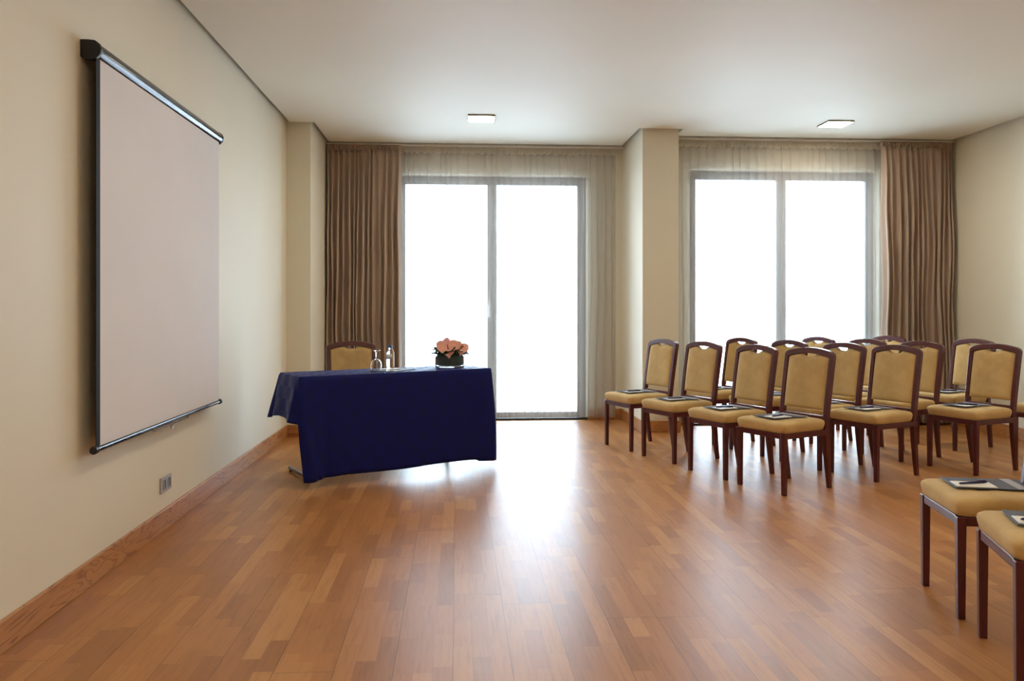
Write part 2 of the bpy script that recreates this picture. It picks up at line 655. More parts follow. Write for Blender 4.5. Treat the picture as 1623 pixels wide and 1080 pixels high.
def window(name, x0, x1, yw, handle_side):
    root = empty(name, ((x0 + x1) / 2, yw + 0.16, 0))
    struct(root)
    c = (x0 + x1) / 2
    hw = (x1 - x0) / 2
    b = bmesh.new()
    frame_ring(b, -hw, hw, 0.0, WTOP, 0.045, -0.035, 0.035, 0.02)
    obj('window_frame', b, M['alu'], root, bevel=0.003)
    for s, (a, d) in enumerate(((-hw + 0.045, -0.002), (0.002, hw - 0.045))):
        b = bmesh.new()
        frame_ring(b, a, d, 0.02, WTOP - 0.045, 0.050, -0.055, 0.0, 0.052)
        sash = obj('sash', b, M['alu'], root, bevel=0.004)
        obj('pane', boxm(a + 0.045, d - 0.045, -0.03, -0.022, 0.065, WTOP - 0.09), M['pane'], sash)
        if s == handle_side:
            hx = -0.028 if s == 0 else 0.028
            b = bmesh.new()
            box(b, hx - 0.014, hx + 0.014, -0.066, -0.054, 1.13, 1.30)
            tube(b, [(hx, -0.06, 1.25), (hx, -0.10, 1.25), (hx - 0.004, -0.108, 1.24), (hx - 0.006, -0.108, 1.12)], 0.009, 8)
            obj('handle', b, M['chrome'] if s == 0 else M['black'], sash, smooth='auto')
    obj('meeting_stile', boxm(-0.018, 0.018, -0.062, -0.0555, 0.03, WTOP - 0.05), M['alu'], root, bevel=0.002)
    obj('window_sill', boxm(-hw, hw, -0.18, -0.036, 0.0, 0.022), M['sill'], root, bevel=0.003)
    return root


window('window_1', W1[0], W1[1], B1_Y, 0)
window('window_2', W2[0], W2[1], B2_Y, 1)

# ------------------------------------------------------------------ curtains


def cloth_strip(x0, x1, z0, z1, foldw, amp, seed, nz=36, per=9, topamp=0.35, sway=0.3, flare=0.0, power=0.8):
    """a hanging cloth of uneven vertical folds, local coordinates, room side is -Y"""
    rnd = random.Random(seed)
    edges = [x0]
    while edges[-1] < x1 - foldw * 0.6:
        edges.append(edges[-1] + foldw * rnd.uniform(0.55, 1.5))
    k = (x1 - x0) / (edges[-1] - x0)
    edges = [x0 + (e - x0) * k for e in edges]
    amps = [amp * rnd.uniform(0.55, 1.25) for _ in edges]
    lean = [rnd.uniform(-1, 1) for _ in edges]
    bm = bmesh.new()
    rows = []
    for j in range(nz + 1):
        t = j / nz
        z = z1 + (z0 - z1) * t
        row = []
        grow = topamp + (1 - topamp) * min(1, t * 3.2) ** 0.8
        for i in range(len(edges) - 1):
            e0, e1 = edges[i], edges[i + 1]
            for q in range(per):
                f = q / per
                ph = f * 2 * PI
                a = amps[i] * (1 - f) + amps[i + 1] * f
                y = -a * grow * (0.5 - 0.5 * math.cos(ph)) ** (power if q else 1)
                x = e0 + (e1 - e0) * f
                x += sway * (e1 - e0) * math.sin(ph) * 0.42 * grow * (0.6 + 0.4 * lean[i])
                x += 0.012 * lean[i] * math.sin(t * 5 + lean[i] * 9) * grow
                nz_ = noise.noise(Vector((x * 6, z * 0.9, seed)))
                y -= abs(nz_) * amp * 0.55 * grow
                x += noise.noise(Vector((x * 3, z * 1.1, seed + 9))) * 0.02 * grow
                x = x + (x - (x0 + x1) / 2) * flare * t
                row.append(bm.verts.new((x, y, z)))
        row.append(bm.verts.new((x1 + (x1 - x0) / 2 * flare * t, 0, z)))
        rows.append(row)
    for a, b in zip(rows, rows[1:]):
        for i in range(len(a) - 1):
            bm.faces.new([a[i], a[i + 1], b[i + 1], b[i]])
    return bm


def drape(x0, x1, y, seed, label):
    root = empty('curtain', ((x0 + x1) / 2, y, 0))
    tag(root, label, 'curtain', 'brown drapes beside the windows')
    h = (x1 - x0) / 2
    o = obj('drape_cloth', cloth_strip(-h, h, 0.03, 2.90, 0.058, 0.088, seed, per=10, topamp=0.5, sway=1.0, nz=44, power=0.6), M['drape'], root, smooth=True)
    md = o.modifiers.new('cloth_thickness', 'SOLIDIFY'); md.thickness = 0.003
    o = obj('heading', cloth_strip(-h, h, 2.895, 2.955, 0.03, 0.03, seed + 50, nz=4, per=8, topamp=0.9, sway=0.3), M['drape'], root, smooth=True)
    md = o.modifiers.new('cloth_thickness', 'SOLIDIFY'); md.thickness = 0.006
    return root


def sheer(x0, x1, y, seed, label):
    root = empty('sheer_curtain', ((x0 + x1) / 2, y, 0))
    tag(root, label, 'curtain', 'sheer curtains over the windows')
    h = (x1 - x0) / 2
    obj('voile', cloth_strip(-h, h, 0.035, 2.895, 0.075, 0.036, seed, per=10, topamp=0.5, sway=0.9, nz=40), M['sheer'], root, smooth=True)
    obj('header_tape', cloth_strip(-h, h, 2.885, 2.955, 0.017, 0.012, seed + 70, nz=3, per=6, topamp=1.0, sway=0.2), M['tape'], root, smooth=True)
    return root


R1, R2 = B1_Y - 0.065, B2_Y - 0.065
drape(-1.378, -0.585, R1 - 0.07, 3, 'brown full-length drape hanging between the corner pillar and the left window')
drape(4.40, 5.17, R2 - 0.07, 11, 'brown full-length drape in the corner between the right window and the right wall')
sheer(-1.30, 1.73, R1, 21, 'translucent sheer curtain over the left window, behind the table')
sheer(2.20, 5.14, R2, 33, 'translucent sheer curtain over the right window, behind the chair rows')
for (a, b_, y, lab) in ((-1.38, 1.81, R1 - 0.05, 'long white curtain rail above the left window'),
                        (2.19, 5.20, R2 - 0.05, 'long white curtain rail above the right window')):
    rr = empty('curtain_rail', ((a + b_) / 2, y, 2.965))
    tag(rr, lab, 'curtain rail', 'curtain rails')
    hh = (b_ - a) / 2
    bm = bmesh.new()
    box(bm, -hh, hh, -0.04, 0.045, -0.008, 0.006)
    obj('rail', bm, M['rail'], rr, bevel=0.002)
    for q in range(4):
        x = -hh + 0.3 + q * (2 * hh - 0.6) / 3
        obj('ceiling_bracket', boxm(x - 0.015, x + 0.015, -0.02, 0.02, 0.006, TOPZ - 2.965), M['rail'], rr)

# ------------------------------------------------------------------ ceiling lights


def ceiling_light(x, y, label, group=None):
    r = empty('ceiling_light', (x, y, CEIL))
    tag(r, label, 'ceiling light', 'square ceiling lights')
    b = bmesh.new()
    w, t, d = 0.125, 0.005, 0.014
    box(b, -w, w, -w, -w + t, -d, 0)
    box(b, -w, w, w - t, w, -d, 0)
    box(b, -w, -w + t, -w + t, w - t, -d, 0)
    box(b, w - t, w, -w + t, w - t, -d, 0)
    obj('lamp_frame', b, M['lampframe'], r)
    obj('diffuser', boxm(-w + t, w - t, -w + t, w - t, -0.0125, -0.001), M['diffuser'], r)
    return r


ceiling_light(0.225, 7.57, 'small square lit ceiling light in front of the left window')
ceiling_light(3.59, 7.57, 'small square lit ceiling light in front of the right window')
for i, (x, y, w) in enumerate(((0.225, 4.35, 'over the floor before the table'), (3.59, 4.35, 'over the chair aisle'),  # out-of-view lights added on the same grid to brighten the room
                               (0.225, 1.1, 'near the camera on the screen side'), (3.59, 1.1, 'near the camera on the chair side'),
                               (0.225, -1.6, 'at the back of the room, screen side'), (3.59, -1.6, 'at the back of the room, chair side'))):
    ceiling_light(x, y, 'added unseen square fill light ' + w)

# ------------------------------------------------------------------ projection screen on the left wall
SY0, SY1 = 3.645, 5.50
scr = empty('projection_screen', (WL, (SY0 + SY1) / 2, 2.335))
tag(scr, 'pulled-down white projection screen in a dark tube case on the left wall', 'projection screen')
hl = (SY1 - SY0) / 2
# coordinates: x out of the wall, y along it, z relative to the tube axis
prof = [(0.048 + 0.038 * math.cos(a), 0.038 * math.sin(a)) for a in [2 * PI * k / 28 for k in range(28)]]
b = bmesh.new()
r0 = [b.verts.new((x, -hl + 0.012, z)) for x, z in prof]
r1 = [b.verts.new((x, hl - 0.012, z)) for x, z in prof]
for k in range(28):
    b.faces.new([r0[k], r0[(k + 1) % 28], r1[(k + 1) % 28], r1[k]])
b.faces.new(r0[::-1]); b.faces.new(r1)
obj('screen_case', b, M['case'], scr, smooth='auto')
capp = [(0.0012, 0.043), (0.035, 0.043), (0.062, 0.040), (0.080, 0.026), (0.089, 0.004), (0.084, -0.020), (0.068, -0.038),
        (0.045, -0.044), (0.018, -0.042), (0.0012, -0.030)]
for ya, yb in ((-hl - 0.006, -hl + 0.014), (hl - 0.014, hl + 0.006)):
    b = bmesh.new()
    c0 = [b.verts.new((x, ya, z)) for x, z in capp]
    c1 = [b.verts.new((x, yb, z)) for x, z in capp]
    n = len(capp)
    for k in range(n):
        b.faces.new([c0[k], c0[(k + 1) % n], c1[(k + 1) % n], c1[k]])
    b.faces.new(c0[::-1]); b.faces.new(c1)
    obj('end_cap', b, M['black'], scr, bevel=0.002)
SX = 0.066
zb = 0.615 - 2.335
obj('screen_fabric', boxm(SX, SX + 0.0012, -hl + 0.035, hl - 0.035, zb, -0.02), M['screen'], scr)
obj('screen_backing', boxm(SX - 0.0012, SX - 0.0002, -hl + 0.035, hl - 0.035, zb, -0.02), M['backing'], scr)
obj('black_border', boxm(SX - 0.001, SX + 0.0015, -hl - 0.004, -hl + 0.0348, zb, -0.04), M['backing'], scr)
b = bmesh.new()
tube(b, [(SX, -hl - 0.01, zb - 0.004), (SX, hl - 0.03, zb - 0.004)], 0.0125, 16)
bar = obj('bottom_bar', b, M['case'], scr, smooth='auto')
for y in (-hl - 0.018, hl - 0.022):
    b = bmesh.new()
    tube(b, [(SX, y - 0.014, zb - 0.004), (SX, y + 0.014, zb - 0.004)], 0.017, 16)
    obj('bar_cap', b, M['black'], scr, smooth='auto', bevel=0.002)
b = bmesh.new()
tube(b, [(SX, -0.28, zb - 0.016), (SX + 0.002, -0.27, zb - 0.024), (SX + 0.002, 0.27, zb - 0.024), (SX, 0.28, zb - 0.016)], 0.003, 8)
tube(b, [(SX + .002, -0.016, zb - 0.022), (SX + .004, -0.012, zb - 0.044), (SX + .004, 0.012, zb - 0.044), (SX + .002, 0.016, zb - 0.022)], 0.0035, 8)
obj('pull_handle', b, M['chrome'], scr, smooth='auto')

# ------------------------------------------------------------------ wall socket
so = empty('wall_socket', (WL, 4.665, 0.25))
tag(so, 'grey double wall socket low on the left wall below the screen', 'wall socket')
obj('socket_plate', boxm(0, 0.011, -0.08, 0.08, -0.043, 0.043), M['plate'], so, bevel=0.004)
for yc in (-0.036, 0.036):
    f = obj('socket_insert', boxm(0.0105, 0.0135, yc - 0.022, yc + 0.022, -0.026, 0.026), M['socket'], so, bevel=0.002)
    b = bmesh.new()
    box(b, 0.0133, 0.0145, yc - 0.022, yc - 0.013, -0.022, 0.022)
    obj('contact_strip', b, M['chrome'], f)

# ------------------------------------------------------------------ chairs


def back_y(z):
    t = (z - 0.40) / 0.545
    return 0.402 + 0.078 * max(t, 0) ** 1.15


def make_chair():
    root = empty('banquet_chair')
    wood, sw = M['wood'], M['suede']
    # upholstered seat: lofted rounded outline
    def outline(inset, n=56):
        pts = []
        for k in range(n):
            a = 2 * PI * k / n
            c, s = math.cos(a), math.sin(a)
            e = 2 / 13.0
            x = math.copysign(abs(c) ** e, c)
            y = math.copysign(abs(s) ** e, s)
            hw = 0.216 - inset
            hd = 0.208 - inset
            yy = 0.188 + y * hd
            wsc = 1.0 - 0.055 * (yy + 0.02) / 0.416
            if y > 0.85:
                wsc *= 0.985
            pts.append((x * hw * wsc, yy, abs(x * y)))
        return pts
    b = bmesh.new()
    rings = []
    for inset, z in ((0.05, 0.402), (0.012, 0.402), (0.004, 0.407), (0.000, 0.425), (-0.004, 0.445), (-0.002, 0.458),
                     (0.004, 0.468), (0.013, 0.474), (0.03, 0.478), (0.06, 0.481), (0.10, 0.483), (0.15, 0.484)):
        row = []
        for x, y, cor in outline(inset):
            dent = max(0, cor - 0.72) * 0.9
            pull = 0.0
            if 0.405 < z < 0.466:
                pull = dent * 0.010 * math.sin((x + y) * 320 + z * 60)
            zz = z - (0.004 * cor if z > 0.46 else 0)
            zz += 0.0018 * noise.noise(Vector((x * 18, y * 18, 1.0)))
            row.append(b.verts.new((x * (1 + pull * 3), y, zz + pull * 0.3)))
        rings.append(row)
    n = len(rings[0])
    for a, c in zip(rings, rings[1:]):
        for k in range(n):
            b.faces.new([a[k], a[(k + 1) % n], c[(k + 1) % n], c[k]])
    b.faces.new(rings[0][::-1]); b.faces.new(rings[-1])
    obj('seat', b, sw, root, smooth=True)
    # apron rails
    b = bmesh.new()
    box(b, -0.178, 0.178, -0.012, 0.012, 0.366, 0.402)
    box(b, -0.168, 0.168, 0.388, 0.412, 0.366, 0.402)
    for s in (-1, 1):
        x0, x1 = sorted((s * 0.184, s * 0.207))
        box(b, x0, x1, 0.016, 0.39, 0.366, 0.402)
    obj('seat_frame', b, wood, root, bevel=0.003)
    # front legs, slightly tapering
    for s in (-1, 1):
        b = bmesh.new()
        vs = box(b, s * 0.195 - 0.017, s * 0.195 + 0.017, -0.017, 0.017, 0.0, 0.402)
        for v in vs:
            if v.co.z < 0.1:
                v.co.x = s * 0.195 + (v.co.x - s * 0.195) * 0.82
                v.co.y *= 0.82
        obj('leg', b, wood, root, bevel=0.003)
    # rear legs rake backwards
    for s in (-1, 1):
        b = bmesh.new()
        prev = None
        for z, y, hx, hy in ((0.0, 0.456, 0.013, 0.014), (0.12, 0.438, 0.015, 0.016), (0.25, 0.421, 0.017, 0.019), (0.402, 0.406, 0.0175, 0.022)):
            cx = s * (0.176 + 0.010 * z / 0.402)
            ring = [b.verts.new((cx + dx * hx, y + dy * hy, z)) for dx, dy in ((-1, -1), (1, -1), (1, 1), (-1, 1))]
            if prev:
                for k in range(4):
                    b.faces.new([prev[k], prev[(k + 1) % 4], ring[(k + 1) % 4], ring[k]])
            else:
                b.faces.new(ring[::-1])
            prev = ring
        b.faces.new(prev)
        obj('leg', b, wood, root, bevel=0.003)
    # back frame: stiles and arched top rail as one swept ring
    def arch(x, hw, zc, ze):
        return zc - (zc - ze) * (abs(x) / hw) ** 2.0
    outer, inner = [], []
    for k in range(9):
        z = 0.402 + (0.893 - 0.402) * k / 8
        w = 0.203 + 0.005 * k / 8
        outer.append((-w, z)); inner.append((-w + 0.031, z - (0.0 if k < 8 else 0.016)))
    NA = 18
    for k in range(NA + 1):
        f = -1 + 2 * k / NA
        xo = 0.199 * f
        xi = 0.177 * f * 0.985
        zo = arch(xo, 0.208, 0.947, 0.915) - (0.006 if k in (0, NA) else 0)
        outer.append((xo, zo)); inner.append((xi, arch(xi, 0.177, 0.907, 0.882) - (0.004 if k in (0, NA) else 0)))
    for k in range(8, -1, -1):
        z = 0.402 + (0.893 - 0.402) * k / 8
        w = 0.203 + 0.005 * k / 8
        outer.append((w, z)); inner.append((w - 0.031, z - (0.0 if k < 8 else 0.016)))
    b = bmesh.new()
    quad = []
    for (xo, zo), (xi, zi) in zip(outer, inner):
        q = []
        for (x, z, d) in ((xo, zo, -0.019), (xi, zi, -0.019), (xi, zi, 0.019), (xo, zo, 0.019)):
            q.append(b.verts.new((x, back_y(z) + d, z)))
        quad.append(q)
    for a, c in zip(quad, quad[1:]):
        for k in range(4):
            b.faces.new([a[k], a[(k + 1) % 4], c[(k + 1) % 4], c[k]])
    b.faces.new(quad[0][::-1]); b.faces.new(quad[-1])
    obj('back_frame', b, wood, root, bevel=0.005, seg=2, smooth='auto')
    obj('lower_rail', boxm(-0.176, 0.176, back_y(0.47) - 0.010, back_y(0.47) + 0.012, 0.452, 0.490), wood, root, bevel=0.003)
    # upholstered back panel with a finger notch in its top edge
    NX, NZ = 26, 26
    b = bmesh.new()
    F, Bk = [], []

    def panel(i, j, side):
        u = -1 + 2 * i / NX
        v = -1 + 2 * j / NZ
        x = 0.1745 * u
        zt = arch(x, 0.177, 0.907, 0.882) - 0.0005
        nt = abs(x) / 0.060
        if nt < 1:
            zt -= 0.024 * (1 - nt ** 3.0)
        z = 0.527 + (zt - 0.527) * (v + 1) / 2
        puff = (1 - abs(u) ** 7) ** 0.6 * (1 - abs(v) ** 9) ** 0.6
        th = 0.008 + 0.020 * puff + 0.002 * noise.noise(Vector((u * 2, v * 3, side)))
        # rounded edges shrink the outline a little
        return (x, back_y(z) + side * th, z)
    for side in (-1, 1):
        g = [[b.verts.new(panel(i, j, side)) for i in range(NX + 1)] for j in range(NZ + 1)]
        for j in range(NZ):
            for i in range(NX):
                b.faces.new([g[j][i], g[j][i + 1], g[j + 1][i + 1], g[j + 1][i]])
        (F if side < 0 else Bk).extend(g)
    rim = [(0, i) for i in range(NX)] + [(j, NX) for j in range(NZ)] + [(NZ, i) for i in range(NX, 0, -1)] + [(j, 0) for j in range(NZ, 0, -1)]
    for k in range(len(rim)):
        (j0, i0), (j1, i1) = rim[k], rim[(k + 1) % len(rim)]
        b.faces.new([F[j0][i0], F[j1][i1], Bk[j1][i1], Bk[j0][i0]])
    obj('backrest', b, sw, root, smooth='auto', angle=60)
    return root


def make_folder():
    r = empty('folder')
    obj('folder_cover', boxm(-0.105, 0.105, 0.0, 0.30, 0.0, 0.004), M['folder'], r, bevel=0.0012)
    obj('folder_band', boxm(-0.1045, 0.1045, 0.232, 0.272, 0.0038, 0.0048), M['band'], r)
    b = bmesh.new()      # small gold flourish
    for cx, cy, sgn in ((-0.055, 0.10, 1), (-0.045, 0.145, -1), (-0.055, 0.19, 1)):
        pts = [(cx + 0.010 * math.sin(t * 1.5) * sgn, cy + 0.016 * (t - 2) / 2, 0.0046) for t in [q * 0.5 for q in range(9)]]
        tube(b, pts, 0.0007, 5)
    obj('gold_flourish', b, M['gold'], r)
    return r


def make_notepad():
    b = bmesh.new()
    box(b, -0.05, 0.05, -0.075, 0.075, 0.0, 0.004)
    return obj('notepad', b, M['paper'], None, bevel=0.0008)


def make_pen():
    r = empty('pen')
    b = bmesh.new()
    tube(b, [(0, -0.068, 0), (0, -0.062, 0), (0, 0.055, 0), (0, 0.066, 0)], 0.005, 10, radii=[0.0015, 0.0045, 0.0052, 0.0038])
    obj('pen_barrel', b, M['pen'], r, smooth='auto')
    b = bmesh.new()
    box(b, -0.0012, 0.0012, 0.018, 0.060, 0.0048, 0.0070)
    obj('pen_clip', b, M['pen'], r)
    return r


# chair key: front-edge midpoint X, Y, rotation, group row, label, folder?
CH = [
    ('C1', 1.41, 7.08, -68.3, 'front row', 'ochre suede chair at the pillar end of the front row', 1),
    ('C2', 1.62, 6.50, -65.8, 'front row', 'ochre suede chair, second from the pillar in the front row', 1),
    ('C3', 1.83, 5.89, -67.5, 'front row', 'ochre suede chair, third from the pillar in the front row', 1),
    ('C4', 2.04, 5.38, -64.3, 'front row', 'ochre suede chair, fourth from the pillar in the front row, beside the aisle', 1),
    ('C7', 2.016, 3.288, -102.1, 'front row', 'foreground chair with ochre seat at the right edge, the farther of the two', 1),
    ('C8', 1.883, 2.73, -108.0, 'front row', 'nearest foreground chair, ochre seat cut off at the right edge', 1),
    ('B0', 2.22, 7.36, -70.0, 'second row', 'ochre chair of the second row, nearest the windows, half hidden', 1),
    ('B1', 2.44, 6.78, -69.5, 'second row', 'ochre chair, second from the windows in the second row', 1),
    ('B2', 2.65, 6.18, -68.0, 'second row', 'ochre chair, third from the windows in the second row', 1),
    ('B3', 2.86, 5.75, -66.0, 'second row', 'ochre chair at the aisle end of the second row', 1),
    ('D0', 3.04, 7.55, -71.0, 'third row', 'ochre chair of the third row nearest the window mullion, only its top showing', 0),
    ('D1', 3.25, 7.01, -70.5, 'third row', 'ochre chair, second from the windows in the third row', 0),
    ('D2', 3.45, 6.47, -69.4, 'third row', 'ochre chair, third from the windows in the third row', 1),
    ('D3', 3.71, 5.92, -70.5, 'third row', 'ochre chair at the aisle end of the third row, whole back in view at right', 1),
    ('E1', 3.87, 7.79, -71.0, 'fourth row', 'fourth-row chair before the right drape, only its reddish top rail showing', 0),
    ('E2', 4.19, 6.93, -72.0, 'fourth row', 'pale ochre chair of the fourth row standing before the right wall', 1),
    ('E3', 4.46, 6.01, -72.0, 'fourth row', 'ochre chair of the fourth row cut off by the right edge', 1),
]
proto_chair, proto_folder, proto_pad, proto_pen = make_chair(), make_folder(), make_notepad(), make_pen()
used = {}


def place(proto, loc, rz, z_rot=True):
    if proto.name not in used:
        used[proto.name] = 1
        proto.location = loc
        proto.rotation_euler = (0, 0, rz)
        return proto
    return copy_thing(proto, loc, rz)


rnd = random.Random(5)
for key, fx, fy, rot, row, lab, fold in CH:
    t = rad(rot)
    ex, ey = Vector((math.cos(t), math.sin(t), 0)), Vector((-math.sin(t), math.cos(t), 0))
    c = place(proto_chair, (fx, fy, 0), t)
    tag(c, lab, 'chair', 'ochre chairs of the ' + row)
    if not fold:
        continue
    short = lab.replace('ochre suede ', '').replace('ochre ', '').replace('pale ', '').split(', only')[0].split(', whole')[0].split(', half')[0]
    short = {'C7': 'farther of the two foreground chairs', 'C8': 'nearest foreground chair', 'C4': 'fourth chair from the pillar in the front row',
             'E2': 'chair before the right wall', 'E3': 'chair cut off by the right edge behind',
             'C2': 'second chair from the pillar in the front row', 'C3': 'third chair from the pillar in the front row',
             'B1': 'second chair from the windows in the second row', 'B2': 'third chair from the windows in the second row',
             'D2': 'third chair from the windows in the third row'}.get(key, short)
    base = Vector((fx, fy, 0))
    jx = {'C7': -0.035, 'C8': -0.03}.get(key, rnd.uniform(-0.02, 0.015))
    ja = t + rad(rnd.uniform(-4, 4))
    fz = 0.4872
    fo = base + ex * jx + ey * (0.012 + rnd.uniform(0, 0.03))
    q = place(proto_folder, (fo.x, fo.y, fz), ja)
    tag(q, 'grey folder on the seat of the ' + short, 'folder', 'folders on the chairs')
    fx2, fy2 = Vector((math.cos(ja), math.sin(ja), 0)), Vector((-math.sin(ja), math.cos(ja), 0))
    po = fo + fx2 * 0.048 + fy2 * 0.082
    q = place(proto_pad, (po.x, po.y, fz + 0.0042), ja)
    tag(q, 'white notepad on the ' + short, 'notepad', 'notepads on the folders')
    pe = po + fx2 * rnd.uniform(-0.006, 0.012)
    q = place(proto_pen, (pe.x, pe.y, fz + 0.0042 + 0.004 + 0.0053), ja + rad({'C7': 24, 'C8': 20}.get(key, rnd.uniform(-60, 20))))
    tag(q, 'dark pen on the ' + short, 'pen', 'pens on the notepads')

# speaker's chair behind the table
c = copy_thing(proto_chair, (-0.745, 6.48, 0), rad(19))
tag(c, 'ochre chair standing alone behind the blue-clothed table', 'chair')
c.rotation_euler = (0, 0, rad(17))

# ------------------------------------------------------------------ table
TA = math.atan2(0.72, 1.32)
TX, TY, TW, TD, TH = -1.05, 5.57, 1.50, 0.45, 0.76
tb = empty('folding_table', (TX, TY, 0), TA)
tag(tb, 'narrow folding table hidden under the navy cloth, metal foot showing at left', 'table')
obj('tabletop', boxm(0.012, TW - 0.012, 0.012, TD - 0.012, TH - 0.032, TH - 0.004), M['laminate'], tb, bevel=0.003)
for x in (0.15, TW - 0.15):
    b = bmesh.new()
    yp = 0.30 if x < 1 else 0.43
    tube(b, [(x, yp, 0.04), (x, yp, TH - 0.03)], 0.018, 14)
    lg = obj('leg', b, M['steel'], tb, smooth='auto')
    b = bmesh.new()
    ya = 0.24 if x < 1 else 0.44
    tube(b, [(x, ya, 0.028), (x, 0.68, 0.028)], 0.017, 12)
    obj('foot', b, M['steel'], lg, smooth='auto')
    b = bmesh.new()
    for y in (ya + 0.015, 0.665):
        tube(b, [(x, y, 0.0), (x, y, 0.014)], 0.012, 10)
    obj('foot_pad', b, M['black'], lg, smooth='auto')

# tablecloth: loft down from the top edge, hem height depends on the place round the edge
clo = bmesh.new()
uvl = clo.loops.layers.uv.new('UVMap')


def perimeter():
    out = []       # (x, y, nx, ny, side, s)
    r = 0.018
    def seg(p, q, nx, ny, side, n):
        for k in range(n):
            f = k / n
            out.append((p[0] + (q[0] - p[0]) * f, p[1] + (q[1] - p[1]) * f, nx, ny, side, f))
    def cor(cx, cy, a0, side):
        for k in range(8):
            a = a0 + PI / 2 * k / 8
            out.append((cx + r * math.cos(a), cy + r * math.sin(a), math.cos(a), math.sin(a), side, k / 8))
    seg((r, 0), (TW - r, 0), 0, -1, 'front', 60)
    cor(TW - r, r, -PI / 2, 'cFR')
    seg((TW, r), (TW, TD - r), 1, 0, 'right', 20)
    cor(TW - r, TD - r, 0, 'cBR')
    seg((TW - r, TD), (r, TD), 0, 1, 'back', 40)
    cor(r, TD - r, PI / 2, 'cBL')
    seg((0, TD - r), (0, r), -1, 0, 'left', 24)
    cor(r, r, PI, 'cFL')
    return out


PER = perimeter()


def hem(side, f):
    if side == 'front':
        return 0.05 + 0.022 * min(1, f / 0.22) + 0.006 * math.sin(f * 9 + 1) - (0.012 if f > 0.93 else 0)
    if side == 'cFR':
        return 0.055
    if side == 'right':
        return 0.06 + 0.10 * f
    if side == 'cBR':
        return 0.18 + 0.2 * f
    if side == 'back':
        return 0.42 + 0.01 * math.sin(f * 14)
    if side == 'cBL':
        return 0.445
    if side == 'left':
        return 0.448 + 0.028 * math.sin(min(f / 0.3, 1) * PI / 2) - 0.035 * max(0, f - 0.35)
    return 0.44 if f < 0.35 else (0.30 if f < 0.5 else 0.05)


NR = 26
rings = []
for j in range(NR + 1):
    t = j / NR
    row = []
    for (x, y, nx, ny, side, f) in PER:
        if j == 0:
            row.append(clo.verts.new((x - nx * 0.014, y - ny * 0.014, TH)))
            continue
        if j == 1:
            row.append(clo.verts.new((x - nx * 0.003, y - ny * 0.003, TH - 0.001)))
            continue
        if j == 2:
            row.append(clo.verts.new((x, y, TH - 0.005)))
            continue
        tt = (j - 2) / (NR - 2)
        z0 = TH - 0.005
        z = z0 + (hem(side, f) - z0) * tt
        drop = z0 - z
        out = 0.004
        tang = 0.0
        if side == 'front':
            out += 0.010 * drop * math.sin(f * 13) + 0.006 * noise.noise(Vector((f * 7, z * 2.5, 3))) * drop * 3
            e = max(0, 1 - f / 0.10)
            out += 0.055 * e * e * drop - 0.0
            out += 0.018 * max(0, 1 - abs(f - 0.075) / 0.03) * drop
            out -= 0.02 * max(0, 1 - abs(f - 0.11) / 0.03) * drop
            tang = 0.02 * e * math.sin(drop * 4) + 0.07 * e * max(0, drop - 0.38) / 0.3
            e2 = max(0, 1 - (1 - f) / 0.08)
            out += 0.02 * e2 * math.sin(drop * 3)
        elif side in ('cFL',):
            out += (0.02 + 0.04 * f) * drop
            tang = f * (0.02 * math.sin(drop * 4) + 0.07 * max(0, drop - 0.38) / 0.3)
        elif side == 'left':
            out += 0.17 * drop + 0.05 * drop * math.sin(f * 8)
        elif side == 'cBL':
            out += 0.20 * drop + 0.35 * drop * f * (1 - f)
        elif side == 'right':
            out += 0.05 * math.sin(drop * 2.6) * (0.7 + 0.3 * math.sin(f * 14))
        elif side == 'cFR':
            out += 0.045 * math.sin(drop * 2.6) * (0.4 + 0.6 * f)
        else:
            out += 0.06 * drop + 0.05 * drop * math.sin(f * 16)
        row.append(clo.verts.new((x + nx * out + tang, y + ny * out, z)))
    rings.append(row)
NP = len(PER)
arc = [0.0]
for k in range(1, NP + 1):
    a, b_ = PER[k - 1], PER[k % NP]
    arc.append(arc[-1] + math.hypot(a[0] - b_[0], a[1] - b_[1]))
for j in range(NR):
    for k in range(NP):
        k2 = (k + 1) % NP
        fc = clo.faces.new([rings[j][k], rings[j][k2], rings[j + 1][k2], rings[j + 1][k]])
        for lp, (kk, jj) in zip(fc.loops, ((k, j), (k + 1, j), (k + 1, j + 1), (k, j + 1))):
            lp[uvl].uv = (arc[kk], -rings[jj][kk % NP].co.z)
fc = clo.faces.new(rings[0])
for lp in fc.loops:
    lp[uvl].uv = (lp.vert.co.x, lp.vert.co.y)
tc_ = obj('tablecloth', clo, M['cloth'], None, smooth='auto', angle=50)
tc_.location = (TX, TY, 0)
tc_.rotation_euler = (0, 0, TA)
md = tc_.modifiers.new('cloth_thickness', 'SOLIDIFY'); md.thickness = 0.0025; md.offset = 1
tag(tc_, 'navy blue checked tablecloth draped over the speaker table down to the floor', 'tablecloth')

# ------------------------------------------------------------------ things on the table
TZ = TH + 0.0032


def on_table(X, Y, z=TZ):
    return (X, Y, z)


# upturned wine glass
g = lathe([(0.0, 0.152), (0.030, 0.151), (0.0325, 0.1495), (0.031, 0.148), (0.014, 0.143), (0.0065, 0.136), (0.0042, 0.125), (0.004, 0.100),
           (0.006, 0.088), (0.016, 0.083), (0.029, 0.074), (0.038, 0.058), (0.0410, 0.042), (0.0395, 0.024), (0.0355, 0.008), (0.033, 0.0),
           (0.0318, 0.0), (0.0343, 0.008), (0.0382, 0.024), (0.0397, 0.042), (0.0367, 0.057), (0.028, 0.0725), (0.015, 0.0812), (0.0, 0.0835)], 40)
wg = obj('wine_glass', g, M['glass'], None, smooth='auto', angle=60)
wg.location = on_table(-0.59, 6.065)
tag(wg, 'clear stemmed wine glass standing upside down on the navy cloth', 'glass')

